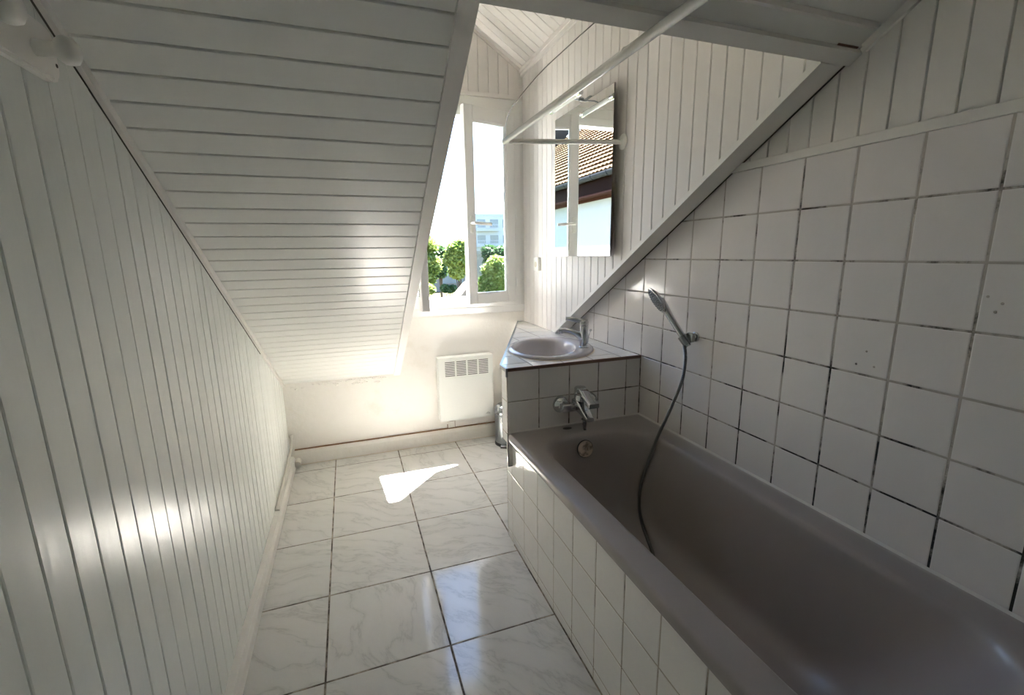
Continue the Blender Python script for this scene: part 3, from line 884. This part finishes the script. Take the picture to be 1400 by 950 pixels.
bm = bmesh.new(); lathe(bm, [(.02, -.012), (.024, -.006), (.020, .0), (.006, .006)], 16, Matrix.Translation((.625, 3.10, .182)) @ Matrix.Diagonal((1.2, .6, .7, 1)))
part('cable_gland', bm, mat('rusty', (.20, .12, .08), .7), root, smooth=True)
bm = bmesh.new(); box(bm, (.606, YF - .006, .1045), (.656, YF, .168), .001)
part('cable_plate', bm, M_plaster, root)
for q in (((.656, YF - .002, .110), (.660, YF - .0002, .168)), ((.600, YF - .0020, .1085), (.606, YF - .0002, .135))):
    bm = bmesh.new(); box(bm, *q)
    part('rust_mark', bm, mat('rusty2', (.25, .15, .09), .8), root)

# ------------------------------------------------------------------ pedal bin
PBC = V((.994, 2.955, 0))
root = empty('pedal_bin', PBC)
tag(root, 'small steel pedal bin standing between the heater and the tiled counter', 'bin')
bm = bmesh.new()
lathe(bm, [(.076, .022), (.080, .024), (.081, .235), (.080, .238)], 36, Matrix.Translation(PBC))
part('body', bm, M_steel, root, smooth=True, angle=40)
bm = bmesh.new()
lathe(bm, [(.083, .238), (.084, .242), (.083, .262), (.076, .284), (.058, .300), (.030, .309), (.002, .311)], 36, Matrix.Translation(PBC))
part('lid', bm, mat('lid_steel', (.36, .37, .38), .18, 1.0), root, smooth=True, angle=60)
bm = bmesh.new()
lathe(bm, [(.080, 0), (.084, .004), (.083, .020), (.076, .024)], 36, Matrix.Translation(PBC))
part('base_ring', bm, M_blackp, root, smooth=True, angle=40)
pd = V((-.45, -.89, 0)).normalized(); Mp = Matrix.Translation(PBC) @ Matrix.Rotation(math.atan2(pd.y, pd.x), 4, 'Z')
bm = bmesh.new(); box(bm, (.070, -.026, .016), (.112, .026, .028), .005, 3, Mp)
part('pedal', bm, M_chrome, root, smooth=True, angle=40)
bm = bmesh.new(); box(bm, (.060, -.03, 0), (.100, .03, .012), .003, 2, Mp)
part('pedal_foot', bm, M_blackp, root)
bm = bmesh.new()
cc = PBC + V((0, 0, .20)); hn = V((-.35, -.94, 0)).normalized(); hs = V((-hn.y, hn.x, 0))
tube(bm, catmull([cc + hn * .080 - hs * .03 + V((0, 0, .02)), cc + hn * .10 - hs * .03, cc + hn * .105 + V((0, 0, -.03)), cc + hn * .10 + hs * .03, cc + hn * .080 + hs * .03 + V((0, 0, .02))], .008), .0022, 8)
part('carry_handle', bm, M_plastic, root, smooth=True)

# ------------------------------------------------------------------ coat rack on the left wall
root = empty('coat_rack', (XL, .7, 1.68))
tag(root, 'white coat rack with mushroom pegs on the left wall', 'coat rack')
bm = bmesh.new()
lp = [(.38, 1.647), (1.052, 1.647), (1.066, 1.652), (1.072, 1.665), (1.072, 1.715), (1.064, 1.728), (1.05, 1.733), (.38, 1.733)]
prism(bm, lp, (XL, 0, 0), (0, 1, 0), (0, 0, 1), (1, 0, 0), .001, .011)
lp = [(.38, 1.652), (1.050, 1.652), (1.062, 1.657), (1.067, 1.667), (1.067, 1.713), (1.060, 1.724), (1.048, 1.728), (.38, 1.728)]
prism(bm, lp, (XL, 0, 0), (0, 1, 0), (0, 0, 1), (1, 0, 0), .011, .015)
part('back_board', bm, M_trim, root)
bm = bmesh.new(); lathe(bm, [(.0035, 0), (.003, .0006)], 10, aim((XL + .015, 1.062, 1.676), (1, 0, 0)))
part('screw_hole', bm, M_dark, root)
for k in range(5):
    bm = bmesh.new()
    y = 1.006 - .142 * k
    lathe(bm, [(.0125, -.002), (.0122, .004), (.0118, .012), (.0115, .020), (.0115, .028), (.016, .031), (.0205, .037), (.0212, .044), (.0195, .052), (.013, .057), (.002, .058)], 32, aim((XL + .013, y, 1.683), (1, 0, 0)))
    part('peg', bm, M_plastic, root, smooth=True, angle=60)

# ------------------------------------------------------------------ pipes in the left corner
bm = bmesh.new()
tube(bm, catmull([(XL + .010, 2.44, .074), (XL + .011, 2.46, .086), (XL + .012, 2.56, .092), (XL + .014, 2.95, .118), (XL + .016, 3.05, .135), (XL + .018, 3.10, .165), (XL + .018, 3.118, .205)], .02), .0085, 12)
p1 = obj('water_pipe', bm, M_pipe, smooth=True, angle=60); tag(p1, 'thin white painted pipe rising into the corner along the left wall', 'pipe')
bm = bmesh.new(); lathe(bm, [(.013, 0), (.014, .004), (.013, .022)], 18, aim((XL + .010, 2.425, .070), (0, 1, .6)))
part('pipe_collar', bm, M_pipe, p1, smooth=True, angle=40)
bm = bmesh.new(); lathe(bm, [(.011, 0), (.013, .004), (.013, .016), (.010, .020)], 18, aim((XL + .018, 3.118, .198), (0, .1, 1)))
part('pipe_cap', bm, M_pipe, p1, smooth=True, angle=40)
bm = bmesh.new(); lathe(bm, [(.020, .06), (.022, .0), (.021, -.006), (.012, -.009), (.002, -.0095)], 24, aim((-.405, 3.06, .032), (0, 1, 0)))
p2 = obj('pipe_stub', bm, M_pipe, smooth=True, angle=50); tag(p2, 'capped round white pipe stub low in the far left corner', 'pipe')
bm = bmesh.new(); lathe(bm, [(.015, -.0100), (.013, -.0125), (.002, -.013)], 24, aim((-.405, 3.06, .032), (0, 1, 0)))
part('plug', bm, mat('plug_grey', (.58, .56, .52), .5), p2, smooth=True, angle=50)

# ------------------------------------------------------------------ outdoors
GZ0 = -3.2
def grass_mat():
    m = mat('grass', (.10, .16, .04), .9, spec=.05)
    no, _ = tex_noise(m, (1, 1, 1), .35, 6, .6)
    r = ramp(m, no.outputs['Fac'], [(.38, (.012, .020, .006)), (.52, (.028, .032, .012)), (.64, (.036, .032, .018))])
    nt(m)[2].new(r.outputs['Color'], nt(m)[3].inputs['Base Color']); return m
bm = bmesh.new(); box(bm, (-60, 3.6, GZ0 - .2), (90, 140, GZ0))
g_ = obj('lawn', bm, grass_mat()); g_['kind'] = 'structure'; g_['label'] = 'garden ground below the window'

def leaf_mat(name, c0, c1):
    m = mat(name, c0, .55)
    no, _ = tex_noise(m, (1, 1, 1), 1.3, 3, .6)
    r = ramp(m, no.outputs['Fac'], [(.35, c0), (.65, c1)])
    t, N, L, b = nt(m); L.new(r.outputs['Color'], b.inputs['Base Color'])
    tr = N.new('ShaderNodeBsdfTranslucent'); mx = N.new('ShaderNodeMixShader'); mx.inputs[0].default_value = .3
    L.new(r.outputs['Color'], tr.inputs['Color']); L.new(b.outputs[0], mx.inputs[1]); L.new(tr.outputs[0], mx.inputs[2]); L.new(mx.outputs[0], N['Material Output'].inputs[0])
    return m
M_leafA = leaf_mat('leaf_bright', (.06, .12, .02), (.24, .29, .07))
M_leafB = leaf_mat('leaf_dark', (.022, .060, .020), (.065, .115, .040))
M_bark = mat('bark', (.07, .05, .035), .9)
def tree(name, x, y, h, blobs, lm, leaf=.16, n=5200, seed=0, trunk=.12, label='', group=None, cat='tree'):
    rnd = random.Random(seed)
    root = empty(name, (x, y, GZ0))
    bm = bmesh.new(); tot = sum(b[3] ** 3 for b in blobs)
    for bx_, by_, bz_, br in blobs:
        for i in range(int(n * br ** 3 / tot)):
            d = V((rnd.gauss(0, 1), rnd.gauss(0, 1), rnd.gauss(0, 1))).normalized() * br * (rnd.random() ** .33) * rnd.uniform(.82, 1.12)
            c = V((x + bx_, y + by_, GZ0 + bz_)) + V((d.x, d.y, d.z * .9))
            u = V((rnd.gauss(0, 1), rnd.gauss(0, 1), rnd.gauss(0, .7))).normalized(); w = u.orthogonal().normalized(); w.rotate(Matrix.Rotation(rnd.random() * 6.28, 3, u))
            s = leaf * rnd.uniform(.6, 1.3)
            bm.faces.new([bm.verts.new(c + u * s), bm.verts.new(c + w * s * .45), bm.verts.new(c - u * s), bm.verts.new(c - w * s * .45)])
    part('foliage', bm, lm, root)
    bm = bmesh.new(); tube(bm, [(x, y, GZ0 - .1), (x + .05, y, GZ0 + h * .4), (x - .03, y, GZ0 + h * .75)], lambda i: trunk * (1 - .3 * i), 8)
    for b in blobs[:5]:
        tube(bm, [(x + .03, y, GZ0 + h * .38), (x + b[0] * .9, y + b[1] * .9, GZ0 + b[2])], lambda i: trunk * (.5 - .3 * i), 6)
    part('trunk', bm, M_bark, root, smooth=True)
    return tag(root, label, cat, group)
def at(az, d):
    a = math.radians(az); return d * math.sin(a), d * math.cos(a)
def ez(el, d): return 1.354 + d * math.tan(math.radians(el)) - GZ0
# az/el measured from the room
def btree(name, d, lst, trunk_az, lm, **k):
    x, y = at(trunk_az, d); bl = []
    for az, el, rr in lst:
        bx_, by_ = at(az, d); bl.append((bx_ - x, by_ - y, ez(el, d), d * math.tan(math.radians(rr))))
    return tree(name, x, y, max(b[2] for b in bl), bl, lm, **k)
btree('leafy_tree', 27, [(8.3, 1.2, 1.6), (9.3, .9, 1.4), (8.6, -.8, 1.7), (9.7, -1.2, 1.4), (9.0, -2.6, 1.4), (7.4, -1.5, 1.8), (7.2, .6, 1.5)], 9.0, M_leafA, seed=1, leaf=.15, n=9500, label='large bright green tree at the left of the open window gap')
btree('dark_tree', 31, [(10.9, .2, 1.0), (10.6, -.8, 1.1), (10.8, -2.0, .9), (11.2, -.6, .7)], 10.8, M_leafB, seed=2, leaf=.15, n=4200, label='darker green tree between the two bright trees outside')
btree('garden_tree', 25, [(12.9, .5, 1.2), (13.6, 1.0, .9), (12.4, -.6, 1.1), (13.4, -.8, 1.3), (12.9, -2.0, 1.1), (13.8, .2, 1.0)], 13.1, M_leafA, seed=3, leaf=.13, n=7600, trunk=.07, label='round bright green tree on a thin trunk beside the open casement')
btree('pale_tree', 24, [(17.0, -2.0, 1.1), (17.7, -1.3, 1.2), (18.0, -2.9, 1.3), (16.6, -3.2, 1.0), (17.4, -3.8, 1.3), (16.0, -4.0, .8)], 17.5, M_leafA, seed=4, leaf=.13, n=8600, label='light green tree low behind the right window pane')
btree('blue_green_tree', 33, [(16.8, .2, .9), (17.3, -.6, 1.0), (18.3, -.2, 1.2), (16.9, -1.0, .8)], 17.2, M_leafB, seed=5, leaf=.16, n=5200, label='dark green tree behind the right window pane')
btree('bush', 22, [(8.8, -4.0, .8), (9.5, -4.2, .6)], 9.2, M_leafA, seed=6, leaf=.10, n=2600, trunk=.04, label='low green shrub at the left edge of the garden', cat='shrub')
btree('bush', 24, [(11.3, -4.1, .55), (11.9, -4.2, .5), (12.3, -4.1, .45)], 11.8, M_leafB, seed=7, leaf=.09, n=2600, trunk=.04, label='low green shrub in the middle of the garden', cat='shrub')
for (az, dd, sd_) in ((3.0, 40, 11), (24.0, 40, 12)):
    btree('distant_tree', dd, [(az, .6, 2.2), (az + 2, -.4, 2.2), (az - 2, -.8, 2.2)], az, M_leafB, seed=sd_, leaf=.2, n=5000, label='leafy tree at the far %s side of the garden' % ('left' if az < 10 else 'right'))

M_render = mat('house_render', (.62, .60, .58), .85)
M_stone = mat('garden_wall_stone', (.36, .33, .30), .9)
no, _ = tex_noise(M_stone, (1, 1, 1), 4, 5, .7)
r_ = ramp(M_stone, no.outputs['Fac'], [(.35, (.03, .022, .016)), (.6, (.07, .058, .045))]); nt(M_stone)[2].new(r_.outputs['Color'], nt(M_stone)[3].inputs['Base Color'])
M_slate = mat('slate_roof', (.10, .10, .11), .7)
M_winglass = mat('far_window', (.10, .13, .16), .15)
def facade(name, c, w, d, z0, z1, floors, ncol, label, m=M_render, roof=None, rot=0, balcony=False):
    root = empty(name, (c[0], c[1], z0))
    R = Matrix.Translation((c[0], c[1], 0)) @ Matrix.Rotation(rot, 4, 'Z')
    bm = bmesh.new(); box(bm, (-w / 2, -d / 2, z0), (w / 2, d / 2, z1), 0, 1, R); part('wall', bm, m, root)
    bm = bmesh.new()
    if roof:
        v = [(-w / 2 - .3, -d / 2 - .3, z1), (w / 2 + .3, -d / 2 - .3, z1), (w / 2 + .3, d / 2 + .3, z1), (-w / 2 - .3, d / 2 + .3, z1), (-w / 2 - .3, 0, z1 + roof), (w / 2 + .3, 0, z1 + roof)]
        q = [bm.verts.new(R @ V(p)) for p in v]
        for f in ((0, 1, 5, 4), (2, 3, 4, 5), (1, 2, 5), (3, 0, 4), (3, 2, 1, 0)): bm.faces.new([q[i] for i in f])
        part('roof', bm, M_slate, root)
    else:
        box(bm, (-w / 2 - .15, -d / 2 - .15, z1), (w / 2 + .15, d / 2 + .15, z1 + .35), 0, 1, R); part('parapet', bm, m, root)
    fh = (z1 - z0) / floors
    for f in range(floors):
        for k in range(ncol):
            bm = bmesh.new(); x = -w / 2 + w * (k + .5) / ncol; z = z0 + f * fh + fh * .5
            ww = w / ncol * .32
            box(bm, (x - ww, -d / 2 - .06, z - fh * .26), (x + ww, -d / 2 + .02, z + fh * .26), 0, 1, R)
            box(bm, (x - .05, -d / 2 - .10, z - fh * .26), (x + .05, -d / 2 - .06, z + fh * .26), 0, 1, R)
            part('window', bm, M_winglass, root)
        if balcony:
            bm = bmesh.new(); z = z0 + f * fh + .2
            box(bm, (-w / 2, -d / 2 - 1.1, z - .15), (w * .1, -d / 2, z), 0, 1, R)
            for i in range(14): box(bm, (-w / 2 + i * w * .6 / 14, -d / 2 - 1.1, z), (-w / 2 + i * w * .6 / 14 + .06, -d / 2 - 1.04, z + 1), 0, 1, R)
            box(bm, (-w / 2, -d / 2 - 1.12, z + .95), (w * .1, -d / 2 - 1.02, z + 1.03), 0, 1, R)
            part('balcony', bm, m, root)
    return tag(root, label, 'building')
x, y = at(17.0, 95); facade('apartment_block', (x, y), 7.5, 9, GZ0, 1.354 + 95 * math.tan(math.radians(4.3)), 4, 3, 'pale tower block far away above the trees', rot=-.1, balcony=True, m=mat('tower_render', (.34, .36, .41), .8))
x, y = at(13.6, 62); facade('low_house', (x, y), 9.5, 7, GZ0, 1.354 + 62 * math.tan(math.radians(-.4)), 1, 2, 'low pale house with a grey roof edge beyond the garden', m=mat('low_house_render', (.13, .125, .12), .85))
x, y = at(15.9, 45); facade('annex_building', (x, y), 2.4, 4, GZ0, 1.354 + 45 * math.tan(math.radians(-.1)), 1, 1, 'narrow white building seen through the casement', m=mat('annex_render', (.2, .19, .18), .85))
# stone garden wall fragment and timber stack
bm = bmesh.new(); x, y = at(13.2, 17.5)
Rw = Matrix.Translation((x, y, 0)) @ Matrix.Rotation(-.9, 4, 'Z')
prism(bm, [(-1.2, GZ0), (.9, GZ0), (.9, 1.354 - .052 * 17.5), (.2, 1.354 - .062 * 17.5), (-1.2, 1.354 - .095 * 17.5)], (x, y, 0), (.62, .78, 0), (0, 0, 1), (.78, -.62, 0), 0, .35)
tag(obj('garden_wall', bm, M_stone), 'old sloping stone wall at the foot of the casement view', 'wall')
# neighbour's house, seen only in the mirror
root = empty('tiled_house', (-8.5, 15, GZ0))
tag(root, 'neighbouring house with orange tiled roof and grey gutter seen in the mirror', 'house')
HXW, HY0, HY1 = -5.0, 6.5, 36.0
bm = bmesh.new(); box(bm, (-14, HY0 + .4, GZ0), (HXW, HY1 - .4, 3.0))
part('wall', bm, mat('white_render', (.36, .355, .35), .85, spec=.1), root)
bm = bmesh.new(); box(bm, (-14.2, HY0 + .3, 2.90), (HXW + .02, HY1 - .3, 3.02)); box(bm, (HXW + .0, HY0, 2.98), (HXW + .42, HY1, 3.03))
part('eaves_board', bm, mat('pink_eaves', (.055, .022, .018), .8, spec=.05), root)
bm = bmesh.new(); box(bm, (HXW + .35, HY0, 3.02), (HXW + .42, HY1, 3.56))
part('fascia', bm, mat('brown_fascia', (.010, .004, .003), .8, spec=.03), root)
bm = bmesh.new()
pf = [(.12 * math.cos(a), .12 * math.sin(a)) for a in [PI + PI * k / 10 for k in range(11)]]
gy = [HY0 - .1, HY1 + .1]
ga = [[bm.verts.new((HXW + .52 + u, yy, 3.50 + w)) for u, w in pf] for yy in gy]
for i in range(10): bm.faces.new((ga[0][i], ga[0][i + 1], ga[1][i + 1], ga[1][i]))
for i in range(24):
    yy = HY0 + .5 + i * .85
    tube(bm, [(HXW + .52 + .125 * math.cos(a), yy, 3.50 + .125 * math.sin(a)) for a in [PI * .95 + PI * 1.1 * k / 8 for k in range(9)]], .012, 6)
zinc = mat('zinc', (.030, .032, .040), .6, .0, spec=.1)
part('gutter', bm, zinc, root, smooth=True, angle=50)
# roof with real tile courses
bm = bmesh.new()
rp = math.radians(40); RU = V((-math.cos(rp), 0, math.sin(rp))); RN = V((math.sin(rp), 0, math.cos(rp)))
RO = V((HXW + .50, HY0, 3.50))
nrow = 32; rl = .30
for j in range(nrow):
    o = RO + RU * (j * rl)
    npt = int((HY1 - HY0) / .055)
    a_, b_, c_ = [], [], []
    for i in range(npt + 1):
        yy = i * .055; ph = (yy / .22 + (j % 2) * .5) * 2 * PI
        w = .017 * (1 + math.cos(ph)) 
        jit = .012 * math.sin(i * 1.7 + j * 3.1)
        p = o + V((0, yy, 0))
        c_.append(bm.verts.new(p + RN * .0 - RU * (.03 + jit)))
        a_.append(bm.verts.new(p + RN * (w + .085) - RU * (.03 + jit)))
        b_.append(bm.verts.new(p + RN * (w + .008) + RU * (rl)))
    for i in range(npt):
        bm.faces.new((a_[i], a_[i + 1], b_[i + 1], b_[i])); bm.faces.new((c_[i], c_[i + 1], a_[i + 1], a_[i]))
M_terra = mat('terracotta', (.03, .02, .01), .85, spec=.1)
no, _ = tex_noise(M_terra, (1, 1.0, 1), 3.0, 5, .7)
r_ = ramp(M_terra, no.outputs['Fac'], [(.30, (.018, .008, .003)), (.46, (.032, .017, .007)), (.6, (.040, .026, .012)), (.75, (.036, .028, .016))])
nt(M_terra)[2].new(r_.outputs['Color'], nt(M_terra)[3].inputs['Base Color'])
part('roof', bm, M_terra, root, smooth=True, angle=60)
# chimney and roof window near the top
bm = bmesh.new(); box(bm, (-8.75, 22.3, 5.9), (-8.0, 23.0, 9.6)); box(bm, (-8.83, 22.22, 9.6), (-7.92, 23.08, 9.75))
M_brick = mat('chimney_brick', (.15, .10, .085), .9)
t, N, L, b = nt(M_brick); bt = N.new('ShaderNodeTexBrick'); tc = N.new('ShaderNodeTexCoord'); mp = N.new('ShaderNodeMapping'); mp.inputs['Rotation'].default_value = (PI / 2, 0, 0)
mp.inputs['Scale'].default_value = (1, 1, 1); bt.inputs['Scale'].default_value = 3.2
bt.inputs['Color1'].default_value = (.010, .005, .004, 1); bt.inputs['Color2'].default_value = (.02, .012, .009, 1); bt.inputs['Mortar'].default_value = (.035, .033, .031, 1)
L.new(tc.outputs['Object'], mp.inputs[0]); L.new(mp.outputs[0], bt.inputs[0]); L.new(bt.outputs[0], b.inputs['Base Color'])
part('chimney', bm, M_brick, root)
bm = bmesh.new(); oo = RO + V((0, 20.6 - HY0, 0)) + RU * 5.2
prism(bm, [(0, 0), (1.1, 0), (1.1, 1.2), (0, 1.2)], oo, RU, (0, 1, 0), RN, .06, .16)
part('roof_window', bm, mat('roof_window', (.35, .38, .42), .15), root)

# ------------------------------------------------------------------ light
w = bpy.data.worlds.new('sky'); S.world = w; w.use_nodes = True
N = w.node_tree.nodes; L = w.node_tree.links
bg = N['Background']; sk = N.new('ShaderNodeTexSky'); sk.sky_type = 'NISHITA'
sk.sun_disc = False; sk.sun_elevation = math.radians(65.5); sk.sun_rotation = math.atan2(.30, .34)
sk.air_density = 1.0; sk.dust_density = .4; sk.ozone_density = 2.0; sk.altitude = 200
L.new(sk.outputs[0], bg.inputs[0]); bg.inputs[1].default_value = .32
sd_ = V((-.325, -.34, -1.0)).normalized()
sl = bpy.data.lights.new('sun', 'SUN'); sl.energy = 44; sl.angle = math.radians(.9); sl.color = (1.0, .965, .925)
so_ = link(bpy.data.objects.new('sun', sl)); so_.location = (6, 8, 12)
so_.rotation_euler = sd_.to_track_quat('-Z', 'Y').to_euler()

# ------------------------------------------------------------------ camera
cd = bpy.data.cameras.new('camera'); cam = link(bpy.data.objects.new('camera', cd))
cd.sensor_fit = 'HORIZONTAL'; cd.sensor_width = 36; cd.lens = 623.16 / 1400 * 36; cd.clip_start = .02; cd.clip_end = 500
R = V((0.9414441, -0.33686257, -0.0143743)); U = V((0.08127726, 0.18536103, 0.97930347)); F = V((0.32722625, 0.92312778, -0.20188632))
mw = Matrix(((R.x, U.x, -F.x, 0), (R.y, U.y, -F.y, 0), (R.z, U.z, -F.z, 1.3536), (0, 0, 0, 1)))
cam.matrix_world = mw
S.camera = cam
S.view_settings.view_transform = 'Standard'; S.view_settings.look = 'None'
S.view_settings.gamma = 1; S.view_settings.use_curve_mapping = False
S.view_settings.exposure = 2.1
S.cycles.max_bounces = 14; S.cycles.diffuse_bounces = 10; S.cycles.glossy_bounces = 6
S.cycles.transparent_max_bounces = 12
